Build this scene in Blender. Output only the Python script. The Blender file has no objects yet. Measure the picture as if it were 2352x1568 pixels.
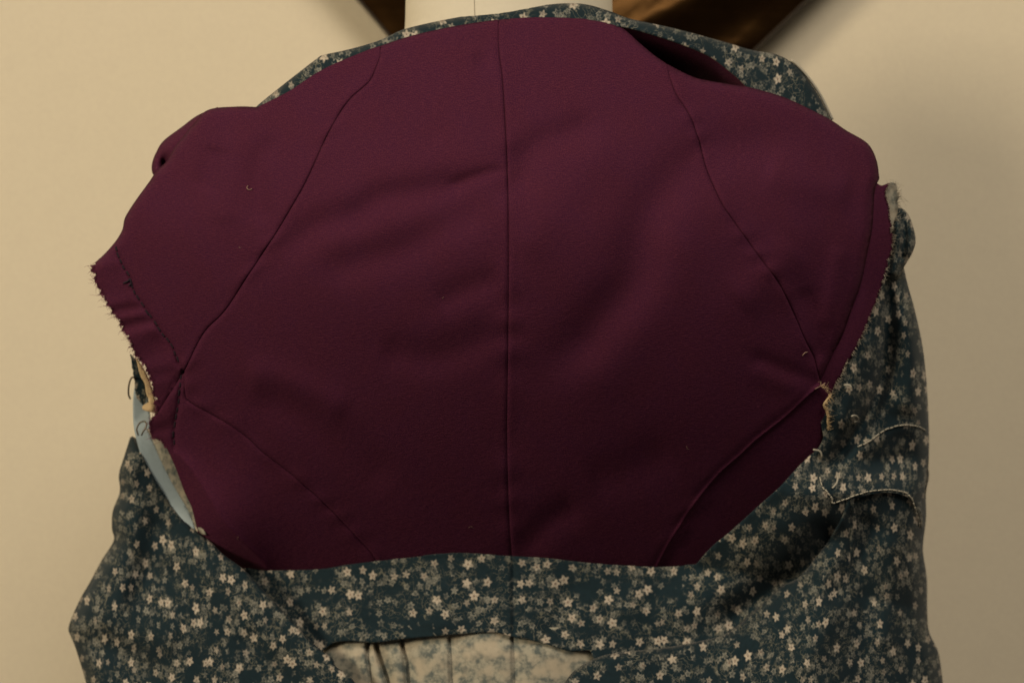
import bpy, math, random
import numpy as np
from mathutils import Vector
from mathutils.geometry import delaunay_2d_cdt

random.seed(7); rng = np.random.default_rng(7)
S = bpy.context.scene
COL = S.collection

# ------------------------------------------------------------------ camera
D = 1.2            # metres from lens to the nearest cloth
WID = 0.74         # metres across the frame at that distance
ZC = 1.25          # height of the lens
cam = bpy.data.cameras.new('camera'); cam_o = bpy.data.objects.new('camera', cam); COL.objects.link(cam_o)
cam_o.location = (0, -D, ZC); cam_o.rotation_euler = (math.radians(90), 0, 0)
cam.sensor_width = 36; cam.lens = 36 * D / WID; cam.clip_start = 0.05; cam.clip_end = 50
cam.dof.use_dof = True; cam.dof.focus_distance = D + 0.02; cam.dof.aperture_fstop = 4.5
S.camera = cam_o

# ------------------------------------------------------------------ light
world = bpy.data.worlds.new('World'); S.world = world; world.use_nodes = True
bg = world.node_tree.nodes['Background']
bg.inputs[0].default_value = (1.0, 0.86, 0.72, 1); bg.inputs[1].default_value = 0.05

def area(name, loc, target, size, energy, color, size_y=None):
    l = bpy.data.lights.new(name, 'AREA'); l.energy = energy; l.color = color
    l.size = size
    if size_y: l.shape = 'RECTANGLE'; l.size_y = size_y
    o = bpy.data.objects.new(name, l); COL.objects.link(o); o.location = loc
    o.rotation_euler = (Vector(target) - Vector(loc)).to_track_quat('-Z', 'Y').to_euler()
    return o
area('lamp_key', (-3.9, -2.7, ZC + 1.35), (0.0, 0.2, ZC - 0.1), 1.1, 149, (1.0, 0.815, 0.555))
area('lamp_fill', (0.9, -2.3, ZC + 2.7), (0.1, 0.3, ZC), 1.8, 86, (1.0, 0.855, 0.665))

vs = S.view_settings
vs.view_transform = 'Standard'; vs.look = 'None'; vs.exposure = 0; vs.gamma = 1
S.display_settings.display_device = 'sRGB'

# ------------------------------------------------------------------ measuring helpers
S0 = WID / 2352.0
def W3(px, py, y):
    """point at depth y whose place was measured off a 2352x1568 survey of the garment"""
    k = S0 * (D + y) / D
    return np.stack([(np.asarray(px) - 1176) * k, np.asarray(y) + 0 * np.asarray(px), ZC - (np.asarray(py) - 784) * k], -1)

def cat(pts, step=6.0):
    """smooth curve through the points"""
    P = np.array(pts, float)
    if len(P) < 3: return resample(P, step)
    Q = np.vstack([2 * P[0] - P[1], P, 2 * P[-1] - P[-2]])
    out = []
    for i in range(1, len(Q) - 2):
        p0, p1, p2, p3 = Q[i - 1], Q[i], Q[i + 1], Q[i + 2]
        n = max(2, int(np.linalg.norm(p2 - p1) / 3))
        t = np.linspace(0, 1, n, endpoint=False)[:, None]
        out.append(0.5 * (2 * p1 + (p2 - p0) * t + (2 * p0 - 5 * p1 + 4 * p2 - p3) * t * t + (3 * p1 - p0 - 3 * p2 + p3) * t ** 3))
    out.append(P[-1:])
    return resample(np.vstack(out), step)

def resample(P, step):
    P = np.asarray(P, float)
    seg = np.linalg.norm(np.diff(P, axis=0), axis=1); s = np.r_[0, np.cumsum(seg)]
    n = max(2, int(round(s[-1] / step)) + 1)
    t = np.linspace(0, s[-1], n)
    return np.stack([np.interp(t, s, P[:, 0]), np.interp(t, s, P[:, 1])], -1)

def lin(pts, step=6.0): return resample(pts, step)

def jag(P, amp, seed):
    """frayed cut edge: small uneven teeth across the line"""
    r = np.random.default_rng(seed)
    P = resample(P, 3.2)
    T = np.gradient(P, axis=0); T /= np.linalg.norm(T, axis=1)[:, None] + 1e-9
    Nn = np.stack([-T[:, 1], T[:, 0]], -1)
    a = r.normal(0, 1, len(P)); a = (a + np.roll(a, 1) * .6) * amp
    a += np.interp(np.arange(len(P)), np.arange(0, len(P) + 9, 9), r.normal(0, 1, len(np.arange(0, len(P) + 9, 9)))) * amp * 1.3
    a[0] = a[-1] = 0
    return P + Nn * a[:, None]

def dist(px, py, P):
    """distance to a polyline, and the parameter along it"""
    X = np.stack([px, py], -1); best = np.full(len(X), 1e9); par = np.zeros(len(X))
    A = P[:-1]; B = P[1:]
    for i in range(len(A)):
        d = B[i] - A[i]; L2 = d @ d + 1e-12
        t = np.clip(((X - A[i]) @ d) / L2, 0, 1)
        dd = np.linalg.norm(X - (A[i] + t[:, None] * d), axis=1)
        m = dd < best; best[m] = dd[m]; par[m] = (i + t[m]) / len(A)
    return best, par

def sstep(a, b, x):
    t = np.clip((x - a) / (b - a), 0, 1); return t * t * (3 - 2 * t)

def inside(px, py, P):
    x0, y0 = P[:, 0], P[:, 1]; x1, y1 = np.roll(x0, -1), np.roll(y0, -1)
    c = np.zeros(len(px), bool)
    for i in range(len(P)):
        if y0[i] == y1[i]: continue
        c ^= ((y0[i] > py) != (y1[i] > py)) & (px < (x1[i] - x0[i]) * (py - y0[i]) / (y1[i] - y0[i]) + x0[i])
    return c

def poly(*curves):
    P = np.vstack(curves)
    keep = np.linalg.norm(P - np.roll(P, 1, 0), axis=1) > 0.6
    return P[keep]

# ------------------------------------------------------------------ objects
def link(name, me, mat, parent=None):
    o = bpy.data.objects.new(name, me); COL.objects.link(o)
    if mat: me.materials.append(mat)
    if parent: o.parent = parent
    return o

def thing(name, label, cat_, loc):
    o = bpy.data.objects.new(name, None); COL.objects.link(o); o.location = loc; o.empty_display_size = .05
    o['label'] = label; o['category'] = cat_
    return o

def under(o, parent):
    o.parent = parent; o.matrix_parent_inverse = parent.matrix_world.inverted() if False else o.matrix_parent_inverse
    o.location = -Vector(parent.location)
    return o

def cloth(name, outline, depth, mat, parent, sp=9.0, thick=0.0011, rot=0.0, extra=None, uvoff=(0, 0)):
    P = outline
    xs = np.arange(P[:, 0].min(), P[:, 0].max(), sp); ys = np.arange(P[:, 1].min(), P[:, 1].max(), sp * .87)
    gx, gy = np.meshgrid(xs, ys); gx = gx + (np.arange(len(ys)) % 2)[:, None] * sp * .5
    gx = gx.ravel() + rng.uniform(-.15, .15, gx.size) * sp; gy = gy.ravel() + rng.uniform(-.15, .15, gy.size) * sp
    if extra is not None:
        gx = np.r_[gx, extra[:, 0]]; gy = np.r_[gy, extra[:, 1]]
    m = inside(gx, gy, P); gx, gy = gx[m], gy[m]
    C = np.vstack([P, P[:1]]); d, _ = dist(gx, gy, C); m = d > 2.0
    gx, gy = gx[m], gy[m]
    pts = [Vector((float(a), float(b))) for a, b in np.vstack([P, np.stack([gx, gy], -1)])]
    v, e, f, _, _, _ = delaunay_2d_cdt(pts, [], [list(range(len(P)))], 1, 1e-3)
    px = np.array([q.x for q in v]); py = np.array([q.y for q in v])
    y = depth(px, py)
    co = W3(px, py, y)
    me = bpy.data.meshes.new(name)
    f = [tuple(reversed(t)) for t in f]
    me.from_pydata([tuple(c) for c in co], [], f)
    # make the faces look towards the lens
    if len(f):
        me.update()
        if sum(p.normal.y * p.area for p in me.polygons) > 0: me.flip_normals()
    uv = me.uv_layers.new(name='UVMap')
    cr, sr = math.cos(rot), math.sin(rot)
    u = (px - 1176) * S0; w = -(py - 784) * S0
    u = u * (1 + .25 * np.abs(u / .3) ** 1.6)
    U = u * cr - w * sr + uvoff[0]; V = u * sr + w * cr + uvoff[1]
    vi = np.empty(len(me.loops), int); me.loops.foreach_get('vertex_index', vi)
    uv.data.foreach_set('uv', np.stack([U[vi], V[vi]], -1).ravel())
    me.polygons.foreach_set('use_smooth', [True] * len(me.polygons))
    o = link(name, me, mat)
    under(o, parent)
    so = o.modifiers.new('thickness', 'SOLIDIFY'); so.thickness = thick; so.offset = -1
    return o

def tubes(name, lines, rad, mat, parent, sides=6, kind=None, taper=False):
    """round threads or wires along lists of 3-D points"""
    V, F = [], []
    for L in lines:
        L = np.asarray(L, float); n = len(L)
        T = np.gradient(L, axis=0); T /= np.linalg.norm(T, axis=1)[:, None] + 1e-12
        base = len(V)
        for i in range(n):
            t = Vector(T[i]); a = t.orthogonal().normalized() if i == 0 else (pa - t * pa.dot(t)).normalized()
            pa = a; b = t.cross(a)
            r = rad * ((1 - .75 * i / (n - 1)) if taper else 1)
            for k in range(sides):
                an = 2 * math.pi * k / sides
                q = Vector(L[i]) + (a * math.cos(an) + b * math.sin(an)) * r
                V.append(tuple(q))
        for i in range(n - 1):
            for k in range(sides):
                a0 = base + i * sides + k; a1 = base + i * sides + (k + 1) % sides
                F.append((a0, a1, a1 + sides, a0 + sides))
        F.append(tuple(base + k for k in reversed(range(sides))))
        F.append(tuple(base + (n - 1) * sides + k for k in range(sides)))
    me = bpy.data.meshes.new(name); me.from_pydata(V, [], F)
    me.polygons.foreach_set('use_smooth', [True] * len(me.polygons))
    o = link(name, me, mat); under(o, parent)
    if kind: o['kind'] = kind
    return o

# ------------------------------------------------------------------ materials
class NT:
    def __init__(s, name):
        s.m = bpy.data.materials.new(name); s.m.use_nodes = True
        s.t = s.m.node_tree; s.n = s.t.nodes; s.l = s.t.links
        s.b = s.n['Principled BSDF']
    def put(s, sock, v):
        if isinstance(v, bpy.types.NodeSocket): s.l.new(v, sock)
        elif v is not None: sock.default_value = v
    def math(s, op, a, b=None, c=None):
        n = s.n.new('ShaderNodeMath'); n.operation = op
        s.put(n.inputs[0], a)
        if b is not None: s.put(n.inputs[1], b)
        if c is not None: s.put(n.inputs[2], c)
        return n.outputs[0]
    def vm(s, op, a, b=None, scale=None):
        n = s.n.new('ShaderNodeVectorMath'); n.operation = op
        s.put(n.inputs[0], a)
        if b is not None: s.put(n.inputs[1], b)
        if scale is not None: s.put(n.inputs['Scale'], scale)
        return n
    def noise(s, vec, scale, detail=2, rough=.5, dist=0):
        n = s.n.new('ShaderNodeTexNoise'); s.put(n.inputs['Vector'], vec)
        n.inputs['Scale'].default_value = scale; n.inputs['Detail'].default_value = detail
        n.inputs['Roughness'].default_value = rough; n.inputs['Distortion'].default_value = dist
        return n
    def ramp(s, v, a, b, smooth=True, to0=0., to1=1.):
        n = s.n.new('ShaderNodeMapRange')
        if smooth: n.interpolation_type = 'SMOOTHSTEP'
        s.put(n.inputs[0], v); s.put(n.inputs[1], a); s.put(n.inputs[2], b); s.put(n.inputs[3], to0); s.put(n.inputs[4], to1)
        return n.outputs[0]
    def mix(s, f, a, b, blend='MIX'):
        n = s.n.new('ShaderNodeMix'); n.data_type = 'RGBA'; n.blend_type = blend
        s.put(n.inputs[0], f); s.put(n.inputs[6], a); s.put(n.inputs[7], b)
        return n.outputs[2]
    def uv(s):
        n = s.n.new('ShaderNodeUVMap'); n.uv_map = 'UVMap'; return n.outputs[0]
    def obj(s):
        return s.n.new('ShaderNodeTexCoord').outputs['Object']
    def bump(s, h, strength, distance):
        n = s.n.new('ShaderNodeBump'); n.inputs['Strength'].default_value = strength; n.inputs['Distance'].default_value = distance
        s.put(n.inputs['Height'], h); s.l.new(n.outputs[0], s.b.inputs['Normal'])
    def set(s, **k):
        for a, v in k.items(): s.put(s.b.inputs[a.replace('_', ' ')], v)

def rgb(r, g, b): return (r, g, b, 1)

def flowers(t, cm, cell, keep, r0, petal, inner, seed, outline=False):
    """one layer of five-petalled print: mask, centre mask"""
    vec = t.vm('ADD', cm, (seed * 13.7, seed * 7.3, 0)).outputs[0]
    v = t.n.new('ShaderNodeTexVoronoi'); v.voronoi_dimensions = '2D'; v.feature = 'F1'
    v.inputs['Scale'].default_value = 1 / cell; v.inputs['Randomness'].default_value = .85
    t.l.new(vec, v.inputs['Vector'])
    loc = t.vm('SUBTRACT', vec, v.outputs['Position']).outputs[0]
    sx = t.n.new('ShaderNodeSeparateXYZ'); t.l.new(loc, sx.inputs[0])
    r = t.vm('LENGTH', loc).outputs['Value']
    sc = t.n.new('ShaderNodeSeparateColor'); t.l.new(v.outputs['Color'], sc.inputs[0])
    ang = t.math('ADD', t.math('ARCTAN2', sx.outputs[1], sx.outputs[0]), t.math('MULTIPLY', sc.outputs[0], 6.283))
    c5 = t.math('COSINE', t.math('MULTIPLY', ang, 5))
    size = t.math('MULTIPLY_ADD', sc.outputs[2], .35, .8)
    rr = t.math('MULTIPLY', t.math('MULTIPLY', t.math('MULTIPLY_ADD', c5, petal, 1 - petal), r0), size)
    on = t.math('LESS_THAN', sc.outputs[1], keep)
    q = t.math('DIVIDE', r, rr)
    full = t.ramp(q, 1.24, .70)
    if outline:
        full = t.math('MULTIPLY', full, t.ramp(q, .30, .70, to0=.25))
        dot = t.ramp(q, .30, .14)
        full = t.math('MAXIMUM', full, dot)
    else:   # dark veins run out from the eye of the large flowers
        vein = t.math('MULTIPLY', t.ramp(c5, .80, 1.0), t.ramp(q, .75, .25))
        full = t.math('MULTIPLY', full, t.math('SUBTRACT', 1.0, t.math('MULTIPLY', vein, .45)))
    ctr = t.ramp(q, inner * 1.25, inner * .8)
    return t.math('MULTIPLY', full, on), t.math('MULTIPLY', ctr, on), sc.outputs[2]

def floral(name, base=(.0080, .0222, .0320), dim=.57, density=1.0):
    t = NT(name)
    uvn = t.uv()
    wob = t.noise(uvn, 26, 2).outputs['Color']
    uw = t.vm('ADD', uvn, t.vm('SCALE', t.vm('SUBTRACT', wob, (.5, .5, .5)).outputs[0], scale=.006).outputs[0]).outputs[0]
    cm = t.vm('SCALE', uw, scale=100.0).outputs[0]
    clus = t.noise(cm, .55, 2, .5).outputs['Fac']                   # sprays grow in clusters
    clus2 = t.noise(t.vm('ADD', cm, (31, 17, 0)).outputs[0], .8, 1, .5).outputs['Fac']
    gate = t.ramp(clus, .40, .54)
    base_n = t.noise(cm, 3.0, 3).outputs['Fac']
    col = t.mix(base_n, rgb(*[c * .75 for c in base]), rgb(*[c * 1.3 for c in base]))
    thread = t.noise(t.vm('MULTIPLY', cm, (14, 46, 1)).outputs[0], 1.0, 1).outputs['Fac']
    # thin wandering stems
    st = t.noise(cm, 1.15, 0, .5, .8).outputs['Fac']
    stem = t.ramp(t.math('ABSOLUTE', t.math('SUBTRACT', st, .5)), .02, .006)
    st2 = t.noise(t.vm('ADD', cm, (9, 77, 0)).outputs[0], 1.5, 0, .5, 1.).outputs['Fac']
    stem2 = t.ramp(t.math('ABSOLUTE', t.math('SUBTRACT', st2, .48)), .022, .007)
    stems = t.math('MULTIPLY', t.math('MAXIMUM', stem, stem2), gate)
    twig = rgb(.30 * dim, .30 * dim, .24 * dim); mid = rgb(.50 * dim, .50 * dim, .44 * dim); hi = rgb(1.02 * dim, .91 * dim, .76 * dim)
    wear = t.ramp(t.noise(cm, 1.9, 3, .6).outputs['Fac'], .30, .62, to0=.22)
    wear2 = t.ramp(t.noise(cm, 5.5, 2).outputs['Fac'], .25, .60, to0=.45)
    col = t.mix(t.math('MULTIPLY', t.math('MULTIPLY', stems, wear2), .75), col, twig)
    # small leaves, then outlined blossoms, then the large pale flowers
    f3, _, k3 = flowers(t, cm, .33, .50, .15, .30, .2, 5)
    col = t.mix(t.math('MULTIPLY', t.math('MULTIPLY', f3, t.ramp(clus, .46, .56)), t.math('MULTIPLY', wear, .55)), col, twig)
    f2, c2, k2 = flowers(t, cm, .60, .58, .285, .20, .25, 2, outline=True)
    col = t.mix(t.math('MULTIPLY', t.math('MULTIPLY', f2, t.ramp(clus, .42, .52)), t.math('MULTIPLY', wear, t.math('MULTIPLY_ADD', k2, .45, .45))), col, mid)
    f2b, c2b, k2b = flowers(t, cm, .78, .46, .29, .22, .25, 3, outline=True)
    col = t.mix(t.math('MULTIPLY', t.math('MULTIPLY', f2b, t.ramp(clus2, .46, .56)), t.math('MULTIPLY', wear2, t.math('MULTIPLY_ADD', k2b, .55, .35))), col, mid)
    f1, c1, k1 = flowers(t, cm, 1.30, .64 * density, .345, .20, .27, 1)
    fade = t.math('MULTIPLY_ADD', k1, .60, .40)
    col = t.mix(t.math('MULTIPLY', t.math('MULTIPLY', f1, fade), wear2), col, hi)
    col = t.mix(t.math('MULTIPLY', c1, .62), col, rgb(.12, .06, .045))
    col = t.mix(t.math('MULTIPLY', thread, .35), col, t.mix(.5, col, rgb(.0, .0, .0)))
    t.set(Base_Color=col, Roughness=.9, Sheen_Weight=.06)
    t.b.inputs['Specular IOR Level'].default_value = .2
    t.bump(t.noise(cm, 9, 3).outputs['Fac'], .25, .0006)
    return t.m

def wrongside(name):
    t = NT(name)
    cm = t.vm('SCALE', t.uv(), scale=100.0).outputs[0]
    a = t.noise(cm, 1.3, 4, .62).outputs['Fac']; b = t.noise(t.vm('ADD', cm, (5, 50, 0)).outputs[0], .7, 2).outputs['Fac']
    f1, c1, _ = flowers(t, cm, 1.55, .6, .5, .15, .2, 4)
    col = t.mix(t.ramp(a, .36, .64), rgb(.10, .125, .125), rgb(.40, .385, .315))
    col = t.mix(t.ramp(b, .45, .7), col, rgb(.46, .41, .32))
    col = t.mix(t.math('MULTIPLY', f1, .45), col, rgb(.50, .45, .36))
    th = t.noise(t.vm('MULTIPLY', cm, (30, 8, 1)).outputs[0], 1.0, 1).outputs['Fac']
    col = t.mix(t.math('MULTIPLY', th, .25), col, rgb(.12, .13, .12))
    t.set(Base_Color=col, Roughness=.92)
    t.bump(t.noise(cm, 8, 3).outputs['Fac'], .25, .0006)
    return t.m

def plum():
    t = NT('plum_lining_cotton')
    uvn = t.uv(); cm = t.vm('SCALE', uvn, scale=100.0).outputs[0]
    warp = t.noise(t.vm('MULTIPLY', cm, (34, 9, 1)).outputs[0], 1.0, 2).outputs['Fac']
    weft = t.noise(t.vm('MULTIPLY', cm, (9, 34, 1)).outputs[0], 1.0, 2).outputs['Fac']
    wv = t.math('MULTIPLY', t.math('ADD', warp, weft), .5)
    big = t.noise(cm, .35, 3).outputs['Fac']
    grain = t.noise(cm, 14, 2, .7).outputs['Fac']
    col = t.mix(t.ramp(wv, .3, .7), rgb(.031, .0060, .0235), rgb(.062, .0110, .038))
    col = t.mix(t.ramp(big, .3, .7), col, t.mix(.4, col, rgb(.040, .0085, .041)))
    slubc = t.noise(t.vm('MULTIPLY', cm, (2.2, 15, 1)).outputs[0], 1.0, 2).outputs['Fac']
    col = t.mix(t.ramp(slubc, .45, .75, to1=.45), col, rgb(.115, .026, .055))
    col = t.mix(t.ramp(grain, .35, .75), col, t.mix(.75, col, rgb(.135, .034, .055)))
    t.set(Base_Color=col, Roughness=.9)
    t.b.inputs['Specular IOR Level'].default_value = .06
    slub = t.noise(t.vm('MULTIPLY', cm, (2.2, 15, 1)).outputs[0], 1.0, 2).outputs['Fac']
    t.bump(t.math('ADD', t.math('ADD', wv, slub), t.math('MULTIPLY', t.noise(cm, 2.4, 6, .62).outputs['Fac'], 1.3)), .50, .0008)
    return t.m

def plain(name, c, rough=.85, metal=0, var=.2, scale=60, spec=.3):
    t = NT(name); o = t.obj()
    n = t.noise(o, scale, 3).outputs['Fac']
    t.set(Base_Color=t.mix(n, rgb(*[x * (1 - var) for x in c]), rgb(*[x * (1 + var) for x in c])), Roughness=rough, Metallic=metal)
    t.b.inputs['Specular IOR Level'].default_value = spec
    t.bump(n, .15, .0005)
    return t.m

M_plum = plum()
M_floral = floral('blue_floral_cotton')
M_pale = wrongside('floral_cotton_wrong_side')
M_dark = plain('dark_sewing_thread', (.018, .012, .022), .9)
M_white = plain('white_sewing_thread', (.42, .40, .34), .85, scale=900)
M_thread = plain('pale_plum_thread', (.34, .22, .18), .9)
M_cream = plain('cream_selvage_cotton', (.62, .47, .28), .9, scale=400)
M_fibre = plain('plum_fibre', (.16, .05, .08), .9)
M_grey = plain('pale_fibre', (.50, .45, .36), .9)
M_ribbon = plain('light_blue_tape', (.33, .42, .48), .55, var=.08, scale=300)
M_hook = plain('blackened_metal_hook', (.10, .085, .065), .4, .9, .2, 300)
M_form = plain('cream_jersey_cover', (.60, .565, .47), .85, var=.05, scale=220)
M_neckcap = plain('varnished_neck_cap', (.16, .08, .03), .4)

t = NT('painted_wall'); o_ = t.obj()
big = t.noise(o_, 2.2, 4, .6).outputs['Fac']; fine = t.noise(o_, 260, 3, .75).outputs['Fac']; med = t.noise(o_, 40, 3, .6).outputs['Fac']
c = t.mix(t.ramp(big, .2, .8), rgb(.735, .68, .545), rgb(.755, .695, .56))
c = t.mix(t.math('MULTIPLY', t.ramp(med, .4, .7), .10), c, rgb(.66, .60, .49))
c = t.mix(t.math('MULTIPLY', t.ramp(fine, .35, .65), .28), c, rgb(.63, .57, .47))
smx = t.vm('DISTANCE', o_, W3(262, 262, .5).tolist()).outputs['Value']
c = t.mix(t.math('MULTIPLY', t.ramp(smx, .014, .002), .14), c, rgb(.42, .40, .33))
t.set(Base_Color=c, Roughness=.9); t.b.inputs['Specular IOR Level'].default_value = .2
t.bump(t.math('ADD', fine, med), .3, .0012)
M_wall = t.m

t = NT('brushed_dark_bronze'); o_ = t.obj()
st_ = t.noise(t.vm('MULTIPLY', o_, (3, 1, 34)).outputs[0], 4.0, 4, .6).outputs['Fac']
bl = t.noise(o_, 9, 3).outputs['Fac']
c = t.mix(t.ramp(bl, .3, .7), rgb(.040, .019, .006), rgb(.085, .043, .014))
c = t.mix(t.math('MULTIPLY', t.ramp(st_, .45, .75), .35), c, rgb(.11, .058, .02))
t.set(Base_Color=c, Roughness=t.ramp(bl, .3, .7, to0=.22, to1=.34), Metallic=.95)
t.bump(st_, .2, .001)
M_bronze = t.m
M_rim = plain('shaded_rim', (.02, .012, .006), .5)  # near-black colour puts the shade on the panel's sides

# ------------------------------------------------------------------ the wall
WALL_Y = 0.52
me = bpy.data.meshes.new('wall')
me.from_pydata([(-3, WALL_Y, -0.0), (3, WALL_Y, 0.0), (3, WALL_Y, 2.7), (-3, WALL_Y, 2.7)], [], [(0, 1, 2, 3)])
wall = link('wall', me, M_wall); wall['kind'] = 'structure'

# ------------------------------------------------------------------ the panel hung on its corner
py_ = WALL_Y - 0.042
tip = W3(1288, 540, py_); rr_ = W3(1853, 0, py_); ll_ = W3(826, 0, py_)
side = 0.62
c0 = Vector((tip[0], 0, tip[2]))
dr = (Vector((rr_[0], 0, rr_[2])) - c0).normalized(); dl = (Vector((ll_[0], 0, ll_[2])) - c0).normalized()
panel = thing('wall_panel', 'dark brown glossy panel hung cornerwise on the wall behind the dress form neck', 'wall panel', (tip[0], py_, tip[2]))
n = 60; V = []; F = []
for j in range(n + 1):
    for i in range(n + 1):
        a, b = i / n * side, j / n * side
        p = dr * a + dl * b
        x, z = p.x, p.z
        # a shallow crease, added to catch a highlight, runs up to the right, and the sheet is slightly dished
        s = (z - .226) - .5 * (x - .107)
        h = -.011 * math.exp(-(s / .020) ** 2) + .004 * math.exp(-((s + .05) / .025) ** 2) - .004 * math.sin(x * 17 + z * 9) * .4
        edge = min(a, b, side - a, side - b)
        h += .004 * math.exp(-edge / .006)
        V.append((p.x, h, p.z))
for j in range(n):
    for i in range(n):
        q = j * (n + 1) + i
        F.append((q, q + 1, q + n + 2, q + n + 1))
me = bpy.data.meshes.new('panel_face'); me.from_pydata(V, [], F); me.update()
if me.polygons[0].normal.y > 0: me.flip_normals()
me.polygons.foreach_set('use_smooth', [True] * len(me.polygons))
o = link('panel_face', me, M_bronze, panel)
V = []; F = []
for (a, b) in ((0, 0), (side, 0), (side, side), (0, side)):
    p = dr * a + dl * b
    V += [(p.x, .003, p.z), (p.x, .030, p.z)]
for k in range(4):
    a = 2 * k; b = 2 * ((k + 1) % 4); F.append((a, b, b + 1, a + 1))
F.append((1, 3, 5, 7))
me = bpy.data.meshes.new('panel_rim'); me.from_pydata(V, [], F)
o = link('panel_rim', me, M_rim, panel)
so = o.modifiers.new('thickness', 'SOLIDIFY'); so.thickness = .003; so.offset = 0

# ------------------------------------------------------------------ depth of the stretched lining
def wr(pts, sig, amp): return (cat(pts, 14), sig * 1.25, amp * (1.25 if sig > 24 else 1.0))
WR = [  # soft creases seen in the lining: + sinks, - stands proud
    wr([(1164, 388), (1112, 400), (1062, 418), (1030, 432)], 12, .0030),
    wr([(1090, 412), (960, 440), (875, 455), (817, 492), (719, 523), (649, 590)], 30, .0040),
    wr([(1120, 350), (1000, 385), (880, 410), (760, 460)], 40, -.0014),
    wr([(1120, 470), (1020, 520), (930, 570), (856, 592), (740, 625)], 34, .0030),
    wr([(1859, 326), (1740, 335), (1628, 350), (1535, 427), (1481, 519), (1452, 645), (1384, 729), (1334, 792), (1250, 850)], 46, .0050),
    wr([(1560, 520), (1540, 640), (1480, 740), (1400, 830), (1320, 900)], 50, -.0012),
    wr([(1376, 280), (1300, 310), (1229, 340), (1179, 435)], 30, .0042),
    wr([(1420, 330), (1330, 400), (1250, 500), (1200, 600)], 44, -.0016),
    wr([(497, 336), (478, 400), (462, 440)], 22, .0038),
    wr([(540, 300), (530, 400), (510, 520)], 26, -.0022),
    wr([(630, 310), (594, 383), (600, 470), (615, 520)], 20, .0036),
    wr([(581, 895), (640, 925), (707, 957), (833, 1062), (900, 1120)], 34, .0030),
    wr([(560, 850), (680, 890), (800, 950)], 30, -.0025),
    wr([(1725, 815), (1775, 836), (1830, 858), (1876, 870)], 14, .0022),
    wr([(1720, 850), (1790, 880), (1860, 905)], 16, -.0010),
    wr([(1544, 1033), (1490, 1060), (1438, 1084), (1350, 1110)], 40, .0022),
    wr([(1330, 1160), (1260, 1200), (1200, 1260)], 26, .0030),
    wr([(1150, 640), (1080, 660), (1000, 700)], 26, .0020),
    wr([(1140, 760), (1060, 800), (980, 820), (870, 800)], 34, .0024),
    wr([(1090, 145), (1125, 140)], 16, .0030),
    wr([(900, 200), (960, 260), (1020, 330)], 28, .0016),
    wr([(1760, 380), (1850, 420), (1960, 440)], 34, -.0030),
    wr([(1690, 700), (1760, 640), (1830, 560)], 40, -.0030),
    wr([(1840, 660), (1880, 740), (1890, 830)], 20, .0030),
    wr([(1930, 560), (1915, 660), (1890, 760)], 18, -.0025),
]
C_center = cat([(1145, 45), (1146, 115), (1154, 179), (1159, 256), (1164, 352), (1167, 464), (1168, 600), (1167, 750), (1165, 900), (1164, 1000), (1166, 1100), (1170, 1200), (1176, 1294)])
C_pl = cat([(873, 106), (873, 128), (863, 157), (847, 189), (805, 227), (773, 272), (754, 307), (735, 346), (716, 390), (697, 429), (677, 464), (636, 533), (574, 627), (519, 711), (477, 754), (454, 789), (428, 844), (422, 854)])
C_ll = cat([(422, 854), (425, 900), (435, 922), (493, 955), (535, 980), (574, 1009), (603, 1037), (675, 1093), (750, 1160), (817, 1230), (852, 1268), (872, 1302)])
C_pr = cat([(1530, 146), (1547, 202), (1561, 230), (1583, 263), (1601, 310), (1612, 349), (1623, 389), (1641, 432), (1662, 475), (1695, 522), (1740, 585), (1788, 650), (1824, 722), (1849, 780), (1870, 823), (1879, 859), (1886, 882)])
C_lr = cat([(1886, 882), (1860, 905), (1809, 953), (1740, 1008), (1700, 1045), (1650, 1090), (1600, 1150), (1560, 1210), (1530, 1260), (1502, 1316)])
SEAMS = [C_center, C_pl, C_ll, C_pr, C_lr]
C_ridge = cat([(405, 1035), (434, 1071), (470, 1125), (518, 1201), (560, 1245), (600, 1285), (618, 1312)])   # side fold turned to the left
C_ridge2 = cat([(415, 880), (409, 932), (401, 980), (400, 1032)])

PH = [(rng.uniform(.012, .035), rng.uniform(0, 6.28), rng.uniform(0, 6.28)) for _ in range(9)]
def und(px, py, amp):
    s = 0
    for k, a, p in PH: s = s + np.sin((px * math.cos(a) + py * math.sin(a)) * k + p)
    return amp * s / 3

def Lbase(px, py):
    u = (px - 1170) / 900.; v = (py - 40) / 1250.
    y = .085 * np.abs(u) ** 2.2
    y = y + .062 * np.clip((.42 - v) / .42, 0, 2) ** 2 + .150 * np.clip((v - .36) / .64, 0, 2) ** 1.8
    # the lower left is held forward by the bunched front
    return y - .028 * np.exp(-((px - 490) / 135.) ** 2 - ((py - 1240) / 150.) ** 2)

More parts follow.
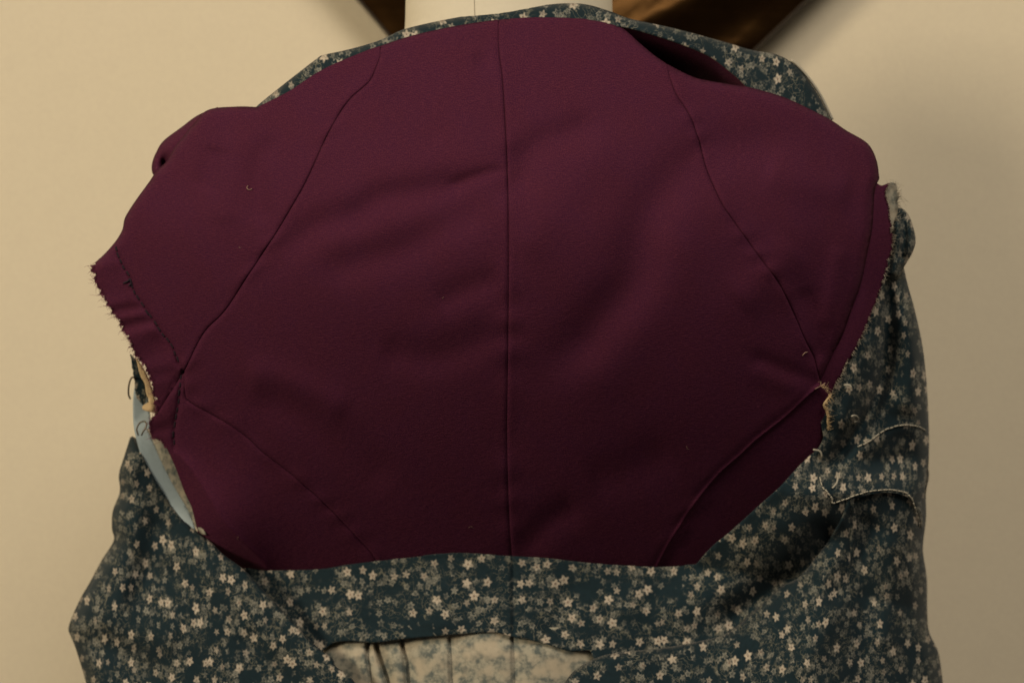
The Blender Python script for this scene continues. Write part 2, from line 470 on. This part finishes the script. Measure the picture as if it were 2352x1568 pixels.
def Lin(px, py, groove=.0011):
    y = Lbase(px, py)
    for P, sg, am in WR:
        m = (px > P[:, 0].min() - 3 * sg) & (px < P[:, 0].max() + 3 * sg) & (py > P[:, 1].min() - 3 * sg) & (py < P[:, 1].max() + 3 * sg)
        if not m.any(): continue
        d, tt = dist(px[m], py[m], P)
        y[m] += am * np.exp(-(d / sg) ** 2) * np.clip(np.minimum(tt, 1 - tt) * 6 + .25, 0, 1)
    y = y + und(px, py, .0007)
    for i, P in enumerate(SEAMS):
        d, tt = dist(px, py, P)
        if i == 4:   # right lower seam: the centre panel lies over the side panel as a raised cord
            y = y - .0007 * np.exp(-(d / 2.4) ** 2)
            y = y + .0006 * np.exp(-((d - 8) / 5) ** 2)
        else:
            y = y + groove * np.exp(-(d / 2.6) ** 2) * np.clip(tt * 12, .15, 1) - .0003 * np.exp(-((d - 11) / 6) ** 2)
    for P in SEAMS[1:]:
        d, tt = dist(px, py, P)
        y = y + .0006 * np.sin((px * .55 + py) / 13. + 2.2 * np.sin(py / 47.)) * np.exp(-(d / 24) ** 2)
    # puckers pulled in along the centre seam
    d, tt = dist(px, py, C_center)
    y = y + .0008 * np.sin(py / 17. + 2 * np.sin(py / 61.)) * np.exp(-(d / 34) ** 2)
    # left side fold: beyond the crease the cloth turns away to the left
    xr = np.interp(py, C_ridge[:, 1], C_ridge[:, 0], left=405, right=618)
    w = sstep(1010, 1075, py)
    y = y + w * (.25 * S0 * np.clip(xr - px, 0, 90) - .0020 * np.exp(-((px - xr) / 10) ** 2) - .003 * np.exp(-((px - xr) / 30) ** 2))
    d, _ = dist(px, py, C_ridge2); y = y + .0022 * np.exp(-(d / 5) ** 2)
    d, _ = dist(px, py, cat([(422, 854), (400, 885), (377, 916), (366, 935)])); y = y + .0022 * np.exp(-(d / 5) ** 2)
    # left armhole hem
    d, _ = dist(px, py, C_st); y = y + .0020 * np.exp(-(d / 4) ** 2)
    xs_ = np.interp(py, C_st[:, 1], C_st[:, 0], left=250, right=400); m_ = sstep(0, 14, xs_ - px) * sstep(1015, 960, py) * sstep(560, 600, py)
    y = y + m_ * .0022 * np.sin(py / 9.5 + px / 31. + 1.7 * np.sin(py / 23.)) * (.6 + .4 * np.sin(py / 37.))
    return y

C_st = cat([(263, 566), (281, 608), (299, 641), (312, 676), (338, 715), (367, 757), (396, 796), (409, 832), (420, 852)])

def near(P, offs=(3, 6.5, 11)):
    T = np.gradient(P, axis=0); T /= np.linalg.norm(T, axis=1)[:, None] + 1e-9
    Nn = np.stack([-T[:, 1], T[:, 0]], -1)
    return np.vstack([P + Nn * s * o for o in offs for s in (1, -1)])
EXTRA = np.vstack([near(P) for P in SEAMS] + [near(P, (0, 3, 6)) for P in (C_ridge, C_ridge2, C_st)])

def rolled(fn, edges, rad, amt):
    """turn the cloth away from the viewer along the given edges"""
    def g(px, py):
        y = fn(px, py)
        for P in edges:
            d, _ = dist(px, py, P)
            y = y + amt * np.clip(1 - d / rad, 0, 1) ** 2
        return y
    return g

# edges of the lining
E_collar = cat([(591, 246), (661, 211), (741, 160), (837, 118), (873, 106)])
E_collar2 = cat([(873, 106), (933, 86), (997, 70), (1070, 56), (1145, 45)])
E_collar3 = cat([(1145, 45), (1200, 39), (1259, 37), (1310, 39), (1367, 45), (1425, 62), (1468, 98), (1500, 125), (1530, 146)])
E_r1 = cat([(1530, 146), (1583, 173), (1619, 184), (1691, 196), (1727, 202), (1799, 223), (1871, 256), (1911, 277), (1943, 299), (1986, 324), (2004, 345), (2015, 374), (2020, 410)])
E_r2 = cat([(2020, 410), (2009, 440), (2004, 520), (1993, 578), (1978, 650), (1960, 700), (1935, 770), (1905, 835), (1886, 882)])
E_l1 = cat([(364, 945), (351, 893), (325, 838), (302, 802), (294, 773), (283, 760), (266, 734), (247, 708), (230, 666), (213, 630), (218, 603)])
E_l1 = jag(E_l1, 2.4, 3)
E_l2 = cat([(218, 603), (241, 582), (266, 553), (281, 527), (287, 500), (309, 464), (343, 417), (358, 395), (385, 368), (400, 340), (440, 290), (477, 253), (544, 245), (591, 246)])
E_l3 = jag(cat([(364, 945), (344, 961), (346, 1001), (367, 1011), (383, 1029)]), 1.5, 4)
E_l4 = cat([(383, 1029), (403, 1073), (422, 1125), (440, 1165), (452, 1212), (466, 1250), (496, 1288), (530, 1312), (565, 1326), (600, 1336)])
E_hem = lambda a, b: lin([p for p in a], 6)
H1 = cat([(600, 1336), (733, 1320), (804, 1309), (872, 1302)])
H2 = cat([(872, 1302), (925, 1296), (1035, 1287), (1100, 1288), (1176, 1294)])
H3 = cat([(1176, 1294), (1259, 1297), (1355, 1308), (1440, 1314), (1502, 1316)])
H4 = cat([(1502, 1316), (1560, 1318), (1620, 1314), (1690, 1240), (1755, 1178), (1800, 1138), (1850, 1085), (1896, 1040), (1903, 990)])
E_r3 = jag(cat([(1903, 990), (1902, 952), (1896, 931), (1906, 910), (1886, 882)]), .6, 6)

bodice = thing('bodice', 'blue floral bodice worn inside out over the dress form, showing its plum lining', 'bodice', (0, 0.1, ZC))

R = lambda *c: poly(*c)
rev = lambda P: P[::-1]
cloth('lining_panel', R(E_collar, C_pl, lin([(422, 854), (385, 912), (364, 945)]), E_l1, E_l2),
      rolled(Lin, [E_l2], 16, .012), M_plum, bodice, extra=EXTRA)
cloth('lining_panel', R(E_collar2, C_center, rev(H2), rev(C_ll), rev(C_pl)), rolled(Lin, [E_collar2], 10, .004), M_plum, bodice, extra=EXTRA)
cloth('lining_panel', R(E_collar3, C_pr, C_lr, rev(H3), rev(C_center)), rolled(Lin, [E_collar3], 12, .006), M_plum, bodice, extra=EXTRA)
cloth('lining_panel', R(E_r1, E_r2, rev(C_pr)), rolled(Lin, [E_r1, E_r2], 18, .012), M_plum, bodice, extra=EXTRA)
cloth('lining_panel', R(C_ll, rev(H1), rev(E_l4), rev(E_l3), lin([(364, 945), (385, 912), (422, 854)])), Lin, M_plum, bodice, extra=EXTRA)
cloth('lining_panel', R(C_lr, H4, E_r3), lambda a, b: Lin(a, b) + .003, M_plum, bodice, extra=EXTRA)

# right seam allowance lying behind the fold
E_ra = jag(cat([(2043, 420), (2036, 437), (2040, 481), (2049, 531), (2047, 578), (2040, 607), (2018, 682), (1993, 740), (1968, 798), (1942, 841), (1910, 909), (1896, 931)]), .9, 8)
def dra(px, py):
    d, _ = dist(px, py, E_r2)
    return Lbase(px, py) + .010 * sstep(900, 640, py) + .005 + .004 * np.exp(-(d / 14) ** 2)
cloth('seam_allowance', R(E_ra, cat([(1896, 931), (1872, 880), (1880, 830), (1915, 740), (1945, 640), (1968, 540), (1978, 450), (1990, 405)]), lin([(1990, 405), (2024, 427), (2043, 420)])), dra, M_plum, bodice, sp=7)

# rolled lining at the left shoulder
E_roll = cat([(500, 246), (454, 265), (417, 292), (376, 323), (359, 349), (349, 376), (350, 398), (362, 412)])
cloth('shoulder_fold', R(E_roll, cat([(362, 412), (392, 400), (440, 330), (500, 275), (500, 246)])),
      rolled(lambda a, b: Lbase(a, b) + .016 + .02 * np.exp(-(((a - 377) / 12) ** 2 + ((b - 380) / 22) ** 2)), [E_roll], 22, .018), M_plum, bodice, sp=6)

# ------------------------------------------------------------------ collar
K_out = cat([(575, 262), (591, 243), (640, 203), (700, 156), (728, 135), (741, 127), (800, 114), (860, 97), (895, 82), (933, 66), (1010, 48), (1093, 33), (1180, 20), (1259, 11), (1300, 8), (1349, 11), (1403, 27), (1446, 43), (1547, 65), (1655, 94), (1727, 115), (1785, 126), (1828, 151), (1856, 184), (1882, 223), (1907, 274), (1912, 290)])
K_in = cat([(1900, 292), (1871, 275), (1799, 240), (1727, 206), (1690, 174), (1637, 133), (1583, 108), (1511, 83), (1439, 63), (1400, 62), (1367, 62), (1259, 56), (1145, 62), (997, 88), (933, 104), (837, 136), (741, 178), (661, 229), (600, 262)])
def dcol(px, py):
    y = Lbase(px, py) + .0045
    y = y + .022 * sstep(1440, 1800, px)
    return y + und(px, py, .0012)
cloth('collar', R(K_out, K_in), rolled(dcol, [K_out], 13, .012), M_floral, bodice, sp=6, rot=.3)
# purple facing of the collar, falling back into the open pocket
F_up = cat([(1400, 54), (1439, 60), (1511, 80), (1583, 105), (1637, 130), (1690, 171), (1727, 203), (1760, 222)])
def dfac(px, py):
    yu = np.interp(px, F_up[:, 0], F_up[:, 1])
    t = np.clip(py - yu, 0, 200)
    return dcol(px, yu + 0 * py) + .0018 + t * S0 * 3.2
cloth('collar_facing', R(F_up, cat([(1760, 222), (1740, 250), (1640, 260), (1560, 230), (1480, 170), (1400, 100)])), dfac, M_plum, bodice, sp=6)
def P3(pts, fn, off=-.0012, step=5):
    P = cat(pts, step); return W3(P[:, 0], P[:, 1], fn(P[:, 0], P[:, 1]) + off)
tubes('collar_edge', [P3([(1817, 139), (1831, 149), (1860, 183), (1886, 222), (1912, 275)], lambda a, b: dcol(a, b) + .010, 0)], .0012, M_white, bodice)

# ------------------------------------------------------------------ floral outer cloth, lower back and right side
def hemline(px): return 1275 + ((px - 1130) / 450.) ** 2 * 26
WO = [wr([(2049, 640), (2039, 737), (2035, 832), (2010, 924), (1984, 970), (1947, 1020), (1900, 1080)], 13, .018),
      wr([(1990, 760), (1960, 880), (1925, 990)], 26, -.008),
      wr([(2085, 700), (2095, 850), (2080, 960)], 26, -.010),
      wr([(2010, 1180), (1960, 1290), (1900, 1400)], 26, .006), wr([(2060, 1220), (2050, 1360), (2030, 1500)], 30, -.006), wr([(1960, 1330), (1880, 1460), (1820, 1560)], 30, -.005),
      wr([(2127, 990), (2060, 985), (2000, 1020), (1960, 1040)], 14, -.003),
      wr([(2120, 1040), (2050, 1060), (1980, 1090)], 18, .004),
      wr([(1936, 1199), (1894, 1249), (1838, 1315), (1734, 1390), (1640, 1445)], 32, .017),
      wr([(1830, 1180), (1740, 1250), (1640, 1350), (1500, 1420)], 40, -.005),
      wr([(900, 1330), (880, 1400), (850, 1460)], 30, .003), wr([(1020, 1330), (1010, 1450)], 34, -.003),
      wr([(1330, 1330), (1290, 1400), (1270, 1470)], 30, .003), wr([(1480, 1330), (1430, 1420)], 30, -.003),
      wr([(1178, 1280), (1180, 1460)], 4, .0030),
      wr([(700, 1330), (690, 1420), (740, 1470)], 24, .004)]
def Out(px, py):
    h = hemline(px); tt = py - h
    u = (px - 1170) / 900.
    ph = np.minimum(py, h)
    full = Lbase(px, ph)
    v = (ph - 40) / 1250.; bot = .150 * np.clip((v - .36) / .64, 0, 2) ** 1.8
    k = sstep(1480, 2050, px)
    y = full - .6 * k * bot - .0045
    y = y - .40 * np.clip(tt, 0, 600) * S0
    y = y + .037 * sstep(1140, 1050, py) * sstep(1720, 1880, px)
    for P, sg, am in WO:
        d, q = dist(px, py, P); y = y + am * np.exp(-(d / sg) ** 2) * np.clip(np.minimum(q, 1 - q) * 6 + .3, 0, 1)
    return y + und(px, py, .0009)
O_top = np.vstack([cat([(540, 1318), (564, 1306), (605, 1309), (733, 1306), (804, 1295), (925, 1281), (1035, 1271), (1100, 1272), (1172, 1276), (1259, 1281), (1355, 1292), (1440, 1298), (1515, 1301), (1598, 1297)]),
                   cat([(1598, 1297), (1636, 1255), (1675, 1223), (1740, 1164), (1786, 1123), (1833, 1072), (1879, 1031), (1892, 1005)])])
O_up = cat([(1892, 1005), (1884, 960), (1880, 920), (1900, 870), (1940, 790), (1975, 720), (2005, 640), (2030, 600), (2060, 600), (2076, 614)])
O_right = cat([(2076, 614), (2086, 657), (2101, 711), (2117, 783), (2126, 851), (2132, 938), (2134, 1031), (2130, 1100), (2122, 1150), (2117, 1215)])
O_low = np.vstack([cat([(2117, 1215), (2109, 1183), (2092, 1146), (2050, 1131), (2003, 1134), (1961, 1148)]),
                   cat([(1961, 1150), (1966, 1230), (1935, 1340), (1800, 1450), (1650, 1530), (1500, 1568), (1400, 1568), (1355, 1492)])])
O_bot = cat([(1355, 1492), (1307, 1493), (1259, 1479), (1215, 1468), (1172, 1460), (1131, 1451), (1035, 1457), (925, 1466), (857, 1474), (804, 1471), (764, 1476), (720, 1500), (650, 1450), (590, 1390), (540, 1318)])
cloth('outer_back', R(O_top, O_up, O_right, O_low, O_bot), rolled(Out, [O_right], 34, .03), M_floral, bodice, sp=9, rot=.05, extra=near(lin([(1178, 1280), (1180, 1460)]), (2, 4, 7)))

# lower right fold in front of it
def Rlow(px, py):
    y = Out(px, py)
    y = y - (.006 + .010 * sstep(1320, 1480, px)) * sstep(1990, 1860, px) + .005 * sstep(1900, 1990, px)
    return y
RL_top = np.vstack([cat([(1296, 1568), (1323, 1536), (1380, 1506), (1450, 1494), (1515, 1488), (1599, 1473), (1669, 1453), (1734, 1399), (1796, 1346), (1838, 1322), (1894, 1253), (1930, 1200), (1950, 1150), (1970, 1120), (2040, 1095), (2100, 1080), (2127, 1060)])])
RL_right = cat([(2127, 1060), (2134, 1090), (2127, 1132), (2127, 1190), (2120, 1261), (2129, 1330), (2132, 1440), (2155, 1496), (2166, 1568), (2175, 1640), (2180, 1720)])
E_rlfold = RL_top[RL_top[:, 0] < 1905]
cloth('outer_side', R(RL_top, RL_right, lin([(2180, 1720), (1240, 1720)]), cat([(1240, 1720), (1270, 1620), (1296, 1568)])),
      rolled(rolled(Rlow, [RL_right], 40, .04), [E_rlfold], 16, .007), M_floral, bodice, sp=9, rot=-.2, uvoff=(.31, .1))

# ------------------------------------------------------------------ left side of the outer cloth
WL = [wr([(330, 1130), (300, 1220), (285, 1330), (260, 1420)], 24, -.006), wr([(370, 1180), (350, 1290), (300, 1400)], 26, .006),
      wr([(261, 1241), (330, 1300), (420, 1330)], 26, .005), wr([(206, 1400), (300, 1440), (420, 1470)], 36, -.006),
      wr([(170, 1470), (260, 1490), (360, 1560)], 26, .005), wr([(460, 1290), (560, 1400), (650, 1500)], 30, -.004),
      wr([(560, 1440), (620, 1530), (700, 1600)], 28, .004), wr([(300, 1050), (295, 1130)], 12, -.004)]
def Left(px, py):
    y = .135 + .032 * np.clip((640 - px) / 480., 0, 2) ** 1.5 - .24 * (py - 1390) * S0 - .02 * np.clip((px - 640) / 200., 0, 2)
    y = np.minimum(y, .185 + 0 * y) - .036 * sstep(1190, 980, py)
    for P, sg, am in WL:
        d, q = dist(px, py, P); y = y + am * np.exp(-(d / sg) ** 2) * np.clip(np.minimum(q, 1 - q) * 6 + .3, 0, 1)
    return y + und(px, py, .0012)
LL = cat([(319, 1012), (302, 1001), (294, 1020), (286, 1045), (273, 1089), (275, 1129), (259, 1173), (257, 1213), (261, 1241), (234, 1285), (206, 1337), (183, 1377), (158, 1437), (163, 1461), (174, 1489), (198, 1568), (215, 1640), (230, 1720)])
LR = cat([(870, 1720), (850, 1640), (812, 1562), (771, 1529), (764, 1512), (718, 1475), (644, 1396), (564, 1311), (515, 1274), (483, 1243), (443, 1211), (410, 1181), (378, 1133), (338, 1065), (319, 1012)])
cloth('outer_side', R(LL, lin([(230, 1720), (870, 1720)]), LR), rolled(rolled(Left, [LL], 36, .035), [LR], 10, .004), M_floral, bodice, sp=9, rot=.15, uvoff=(.13, .42))

# light blue tape and the turned-back pale edge beside it
rib_l = cat([(312, 870), (306, 912), (306, 966), (311, 1000), (322, 1040), (336, 1080), (370, 1145), (404, 1191), (440, 1215)])
rib_r = cat([(450, 1216), (431, 1168), (397, 1105), (368, 1045), (348, 1000), (345, 960), (338, 900), (330, 870)])
def drib(px, py): return Left(px, py) + .0035
cloth('tape', R(rib_l, rib_r), drib, M_ribbon, bodice, sp=6, thick=.0006)
pl_l = cat([(335, 985), (345, 1000), (366, 1050), (396, 1110), (431, 1170), (446, 1204), (462, 1226)])
pl_r = cat([(472, 1228), (458, 1192), (448, 1160), (430, 1110), (405, 1050), (385, 1010), (362, 985)])
cloth('turned_edge', R(pl_l, pl_r), rolled(lambda a, b: Left(a, b) - .002, [pl_l], 9, .004), M_pale, bodice, sp=5)
# torn end of the selvage and scrap of print at the top of the tape
sc_o = cat([(300, 812), (312, 825), (322, 850), (331, 880), (335, 905), (332, 930), (324, 925), (311, 900), (306, 856), (301, 830)])
cloth('torn_edge', jag(np.vstack([sc_o, sc_o[:1]]), .6, 12)[:-1], lambda a, b: Left(a, b) - .004, M_floral, bodice, sp=4)
sv = cat([(312, 822), (326, 842), (341, 872), (354, 912), (366, 935), (363, 948), (346, 946), (327, 940), (329, 930), (343, 921), (336, 905), (332, 880), (322, 862), (312, 822)])
def dsv(px, py): return Left(px, py) - .007 - .006 * np.exp(-((px - 347) ** 2 + (py - 936) ** 2) / 14. ** 2)
cloth('torn_selvage', sv[:-1], dsv, M_cream, bodice, sp=4, thick=.003)

# ------------------------------------------------------------------ puff and pale tuft on the right armhole
pf = cat([(2040, 520), (2050, 492), (2065, 477), (2083, 488), (2095, 513), (2103, 549), (2097, 578), (2076, 614), (2062, 640), (2030, 640), (2038, 590), (2040, 520)])
def dpf(px, py):
    d, _ = dist(px, py, pf)
    d2, _ = dist(px, py, cat([(2072, 500), (2078, 545), (2070, 590)]))
    return .110 + .020 * np.clip(1 - d / 26, 0, 1) ** 2 + .012 * np.exp(-(d2 / 9) ** 2) - .006
cloth('puffed_edge', pf[:-1], dpf, M_floral, bodice, sp=4, rot=.7, uvoff=(.052, .013))
tf = cat([(2034, 440), (2043, 423), (2055, 420), (2063, 440), (2064, 468), (2060, 500), (2052, 524), (2044, 512), (2039, 481), (2034, 440)])
cloth('raw_edge_tuft', jag(tf, .9, 15)[:-1], lambda a, b: .112 + .00009 * (a - 2045) ** 2 * .06, M_pale, bodice, sp=4)

# ------------------------------------------------------------------ gathered pale wrong side below the band
PLEATS = [([(850, 1440), (842, 1500), (850, 1560), (860, 1720)], .007, 14), ([(858, 1455), (872, 1520), (888, 1568), (920, 1720)], .011, 14),
          ([(918, 1450), (926, 1500), (932, 1545), (940, 1720)], .008, 16), ([(1032, 1450), (1036, 1568), (1050, 1720)], .004, 22),
          ([(1176, 1440), (1180, 1568), (1186, 1720)], .003, 12)]
def Pale(px, py):
    y = Out(px, np.full_like(py, 1470.)) + .0045 - .15 * (py - 1470) * S0
    for pts, am, sg in PLEATS:
        P = cat(pts, 8); dx = px - np.interp(py, P[:, 1], P[:, 0])
        y = y + am * np.where(dx > 0, np.exp(-np.abs(dx) / sg), np.exp(-(dx / 3.) ** 2)) - am * .45 * sstep(1468, 1525, py) * np.exp(-((dx + 22) / 18) ** 2)
    y = y + .004 * sstep(1505, 1462, py) - .005 * np.exp(-((px - 1110) / 60) ** 2) - .005 * np.exp(-((px - 1250) / 60) ** 2)
    return y + und(px * 2, py, .0008)
ex = np.vstack([near(cat(p, 6), (0, 2, 5, 9)) for p, _, _ in PLEATS])
cloth('gathered_facing', lin([(745, 1440), (1430, 1440), (1430, 1725), (745, 1725), (745, 1446)], 8), Pale, M_pale, bodice, sp=7, extra=ex)

# ------------------------------------------------------------------ stitching, hooks, threads
def dashes(pts, fn, on, off, lift, wob=0):
    P = cat(pts, 2.5); out = []; i = 0; r = np.random.default_rng(int(P[0, 0]))
    while i < len(P) - 3:
        k = int(on * r.uniform(.8, 1.2)); q = P[i:i + k + 1] + r.normal(0, wob, (1, 2))
        if len(q) > 2: out.append(W3(q[:, 0], q[:, 1], fn(q[:, 0], q[:, 1]) + lift))
        i += k + off
    return out
tubes('dark_stitching', dashes([(263, 566), (281, 608), (299, 641), (312, 676), (338, 715), (367, 757), (396, 796), (409, 832)], Lin, 5, 2, -.0003, 1.2)
      + dashes([(418, 862), (414, 885), (409, 932), (401, 980), (400, 1030)], Lin, 5, 3, -.0002, 1.0)
      + [P3([(299, 641), (292, 647), (284, 650)], Lin, -.0006), P3([(299, 641), (302, 650), (296, 656)], Lin, -.0006)], .0008, M_dark, bodice)
L1 = [(1971, 1026), (1998, 1012), (2030, 989), (2063, 977), (2095, 976), (2112, 981), (2126, 989)]
L2 = [(1883, 1095), (1890, 1118), (1911, 1143), (1915, 1155), (1961, 1138), (2003, 1127), (2053, 1125), (2090, 1138), (2106, 1180), (2114, 1210)]
fO = rolled(Out, [O_right], 34, .03)
tubes('white_stitching', dashes(L1, fO, 4, 1, -.0010, .5), .00055, M_white, bodice)
tubes('white_stitching', dashes(L2, fO, 4, 1, -.0010, .5), .00055, M_white, bodice)
def loop(cx, cy, r, a0, a1, fn, off):
    a = np.linspace(a0, a1, 12); return W3(cx + r * np.cos(a), cy + r * .8 * np.sin(a), fn(cx + r * np.cos(a), cy + r * np.sin(a)) + off)
for q in (loop(1962, 961, 9, -2.3, 1.6, fO, -.003), P3([(1925, 1090), (1922, 1108), (1912, 1120)], fO, -.003), P3([(1868, 1032), (1884, 1036), (1888, 1050)], fO, -.002),
          P3([(1938, 884), (1952, 884), (1956, 892)], fO, -.003)):
    tubes('loose_thread', [q], .0007, M_white, bodice)
for q in (loop(573, 431, 6, .5, 4.2, Lin, -.0006), P3([(1843, 817), (1848, 810), (1855, 808)], Lin, -.0006), P3([(1872, 893), (1885, 886), (1896, 879)], Lin, -.0006)):
    tubes('loose_thread', [q], .0003, M_thread, bodice)
tubes('hook', [np.vstack([W3(*np.array(p, float).T[:2], Left(*np.array(p, float).T[:2]) - .006) for p in [cat([(312, 868), (304, 866), (298, 876), (295, 895), (296, 909), (300, 916)], 3)]])], .0007, M_hook, bodice)
tubes('hook', [np.vstack([W3(*np.array(p, float).T[:2], Left(*np.array(p, float).T[:2]) - .006) for p in [cat([(318, 1000), (314, 985), (322, 970), (334, 968), (336, 980), (328, 992), (325, 1000)], 3)]])], .0007, M_hook, bodice)

lr = np.random.default_rng(5); lint = []
while len(lint) < 5:
    a = lr.uniform(480, 1850); b = lr.uniform(150, 1240); an = lr.uniform(0, 6.3); ln = lr.uniform(3, 8)
    q = np.array([[a, b], [a + ln * math.cos(an), b + ln * math.sin(an)], [a + 1.8 * ln * math.cos(an + .7), b + 1.8 * ln * math.sin(an + .7)]])
    lint.append(W3(q[:, 0], q[:, 1], Lin(q[:, 0], q[:, 1]) - .0002))
tubes('lint', lint, .0001, M_thread, bodice, sides=4, kind='stuff')

def fray(name, P, fn, n, length, mat, seed, side_, lift=-.0006):
    r = np.random.default_rng(seed); P = resample(P, 2)
    T = np.gradient(P, axis=0); T /= np.linalg.norm(T, axis=1)[:, None] + 1e-9
    Nn = np.stack([-T[:, 1], T[:, 0]], -1) * side_
    L = []
    for _ in range(n):
        i = r.integers(1, len(P) - 1); d = Nn[i] + T[i] * r.normal(0, 1.1); ln = length * r.uniform(.3, 1.2)
        b = r.normal(0, .7, 2)
        q = np.array([P[i] - Nn[i] * 3, P[i] + d * ln * .5, P[i] + d * ln + b * ln])
        y = fn(q[:1, 0], q[:1, 1])[0] + lift
        L.append(W3(q[:, 0], q[:, 1], np.array([y, y - r.uniform(0, .001), y - r.uniform(-.002, .003)])))
    return tubes(name, L, .00024, mat, bodice, sides=3, kind='stuff', taper=True)
def outward(P, cx, cy):
    T = P[len(P) // 2 + 1] - P[len(P) // 2]; nrm = np.array([-T[1], T[0]]); return 1 if nrm @ (P[len(P) // 2] - np.array([cx, cy])) > 0 else -1
fray('frayed_fibres', E_l1, Lin, 230, 6.5, M_fibre, 1, outward(E_l1, 700, 700))
fray('frayed_fibres', E_l3, Lin, 30, 7, M_fibre, 2, outward(E_l3, 700, 700))
fray('pale_frayed_fibres', E_ra, dra, 190, 6, M_grey, 3, outward(E_ra, 1500, 700), -.0012)
fray('pale_frayed_fibres', tf, lambda a, b: .110 + 0 * a, 70, 11, M_grey, 4, outward(tf, 2050, 470))
fray('pale_frayed_fibres', E_r3, lambda a, b: Lin(a, b), 60, 8, M_cream, 5, outward(E_r3, 1500, 900), -.002)
tubes('pale_edge', [P3([(1909, 905), (1900, 917), (1892, 930), (1898, 941), (1902, 953), (1901, 968), (1904, 978), (1914, 977)], lambda a, b: Lin(a, b), -.0015)], .0008, M_cream, bodice)

# ------------------------------------------------------------------ dress form inside the bodice
form = thing('dress_form', 'cream cloth-covered dress form wearing the plum lined bodice, only its neck showing', 'dress form', (0, .16, ZC - .5))
prof = [(-170, 236), (-120, 236), (0, 237), (60, 238), (92, 241), (115, 275), (145, 335), (190, 410), (260, 470), (360, 520), (520, 560), (760, 545), (1000, 480), (1250, 425), (1450, 455), (1750, 520), (2100, 560)]
yy = np.arange(-170, 2100, 20.); hw = cat(prof, 5); half = np.interp(yy, hw[:, 1] if False else [p[0] for p in prof], [p[1] for p in prof])
V, F = [], []; ns = 64
for j, (q, h) in enumerate(zip(yy, half)):
    lc = float(Lbase(np.array([1170.]), np.array([min(max(q, -30), 1290.)]))[0])
    tneck = float(sstep(150., 20., np.array([q]))[0])
    b = .11 * (1 - tneck) + .078 * tneck
    yf = lc + .016 + .006 * tneck
    if q > 1290: yf = lc + .016 - .1 * (q - 1290) * S0
    yc = yf + b
    for k in range(ns):
        a = 2 * math.pi * k / ns
        kx = S0 * (D + yc) / D
        V.append(((1169 - 1176) * kx + h * kx * math.cos(a), yc + b * math.sin(a) - .16, ZC - (q - 784) * kx - (ZC - .5)))
for j in range(len(yy) - 1):
    for k in range(ns):
        F.append((j * ns + k, j * ns + (k + 1) % ns, (j + 1) * ns + (k + 1) % ns, (j + 1) * ns + k))
F.append(tuple(range(ns))); F.append(tuple(reversed(range((len(yy) - 1) * ns, len(yy) * ns))))
me = bpy.data.meshes.new('body'); me.from_pydata(V, [], F); me.update()
import bmesh
bm = bmesh.new(); bm.from_mesh(me); bmesh.ops.recalc_face_normals(bm, faces=bm.faces); bm.to_mesh(me); bm.free()
me.polygons.foreach_set('use_smooth', [True] * len(me.polygons))
body = link('body', me, M_form, form)
kx = S0 * (D + .1) / D
seam = []
for q in np.arange(-165, 120, 10.):
    lc = float(Lbase(np.array([1170.]), np.array([min(max(q, -30), 1290.)]))[0]); tneck = float(sstep(150., 20., np.array([q]))[0])
    b = .11 * (1 - tneck) + .078 * tneck; yc = lc + .016 + .006 * tneck + b
    h = np.interp(q, [p[0] for p in prof], [p[1] for p in prof]); kk = S0 * (D + yc) / D
    ca = (1092.5 + .04 * q - 1169) / h * 1.0; sa = -math.sqrt(max(0, 1 - ca * ca))
    seam.append(((1169 - 1176) * kk + h * kk * ca, yc + b * sa, ZC - (q - 784) * kk))
tubes('neck_seam', [seam], .00045, plain('seam_thread', (.40, .37, .30), .9), form)
# wooden cap on the neck, above the frame
V, F = [], []
capz = ZC - (-170 - 784) * S0 * (D + .17) / D
for j, (r, dz) in enumerate([(.079, 0), (.081, .006), (.078, .016), (.05, .03), (.018, .036), (.012, .05), (.016, .062), (.004, .07)]):
    for k in range(32):
        a = 2 * math.pi * k / 32; V.append((-.002 + r * math.cos(a), .165 + r * math.sin(a) - .16, capz + dz - (ZC - .5)))
for j in range(7):
    for k in range(32): F.append((j * 32 + k, j * 32 + (k + 1) % 32, (j + 1) * 32 + (k + 1) % 32, (j + 1) * 32 + k))
me = bpy.data.meshes.new('neck_cap'); me.from_pydata(V, [], F); me.polygons.foreach_set('use_smooth', [True] * len(me.polygons))
link('neck_cap', me, M_neckcap, form)
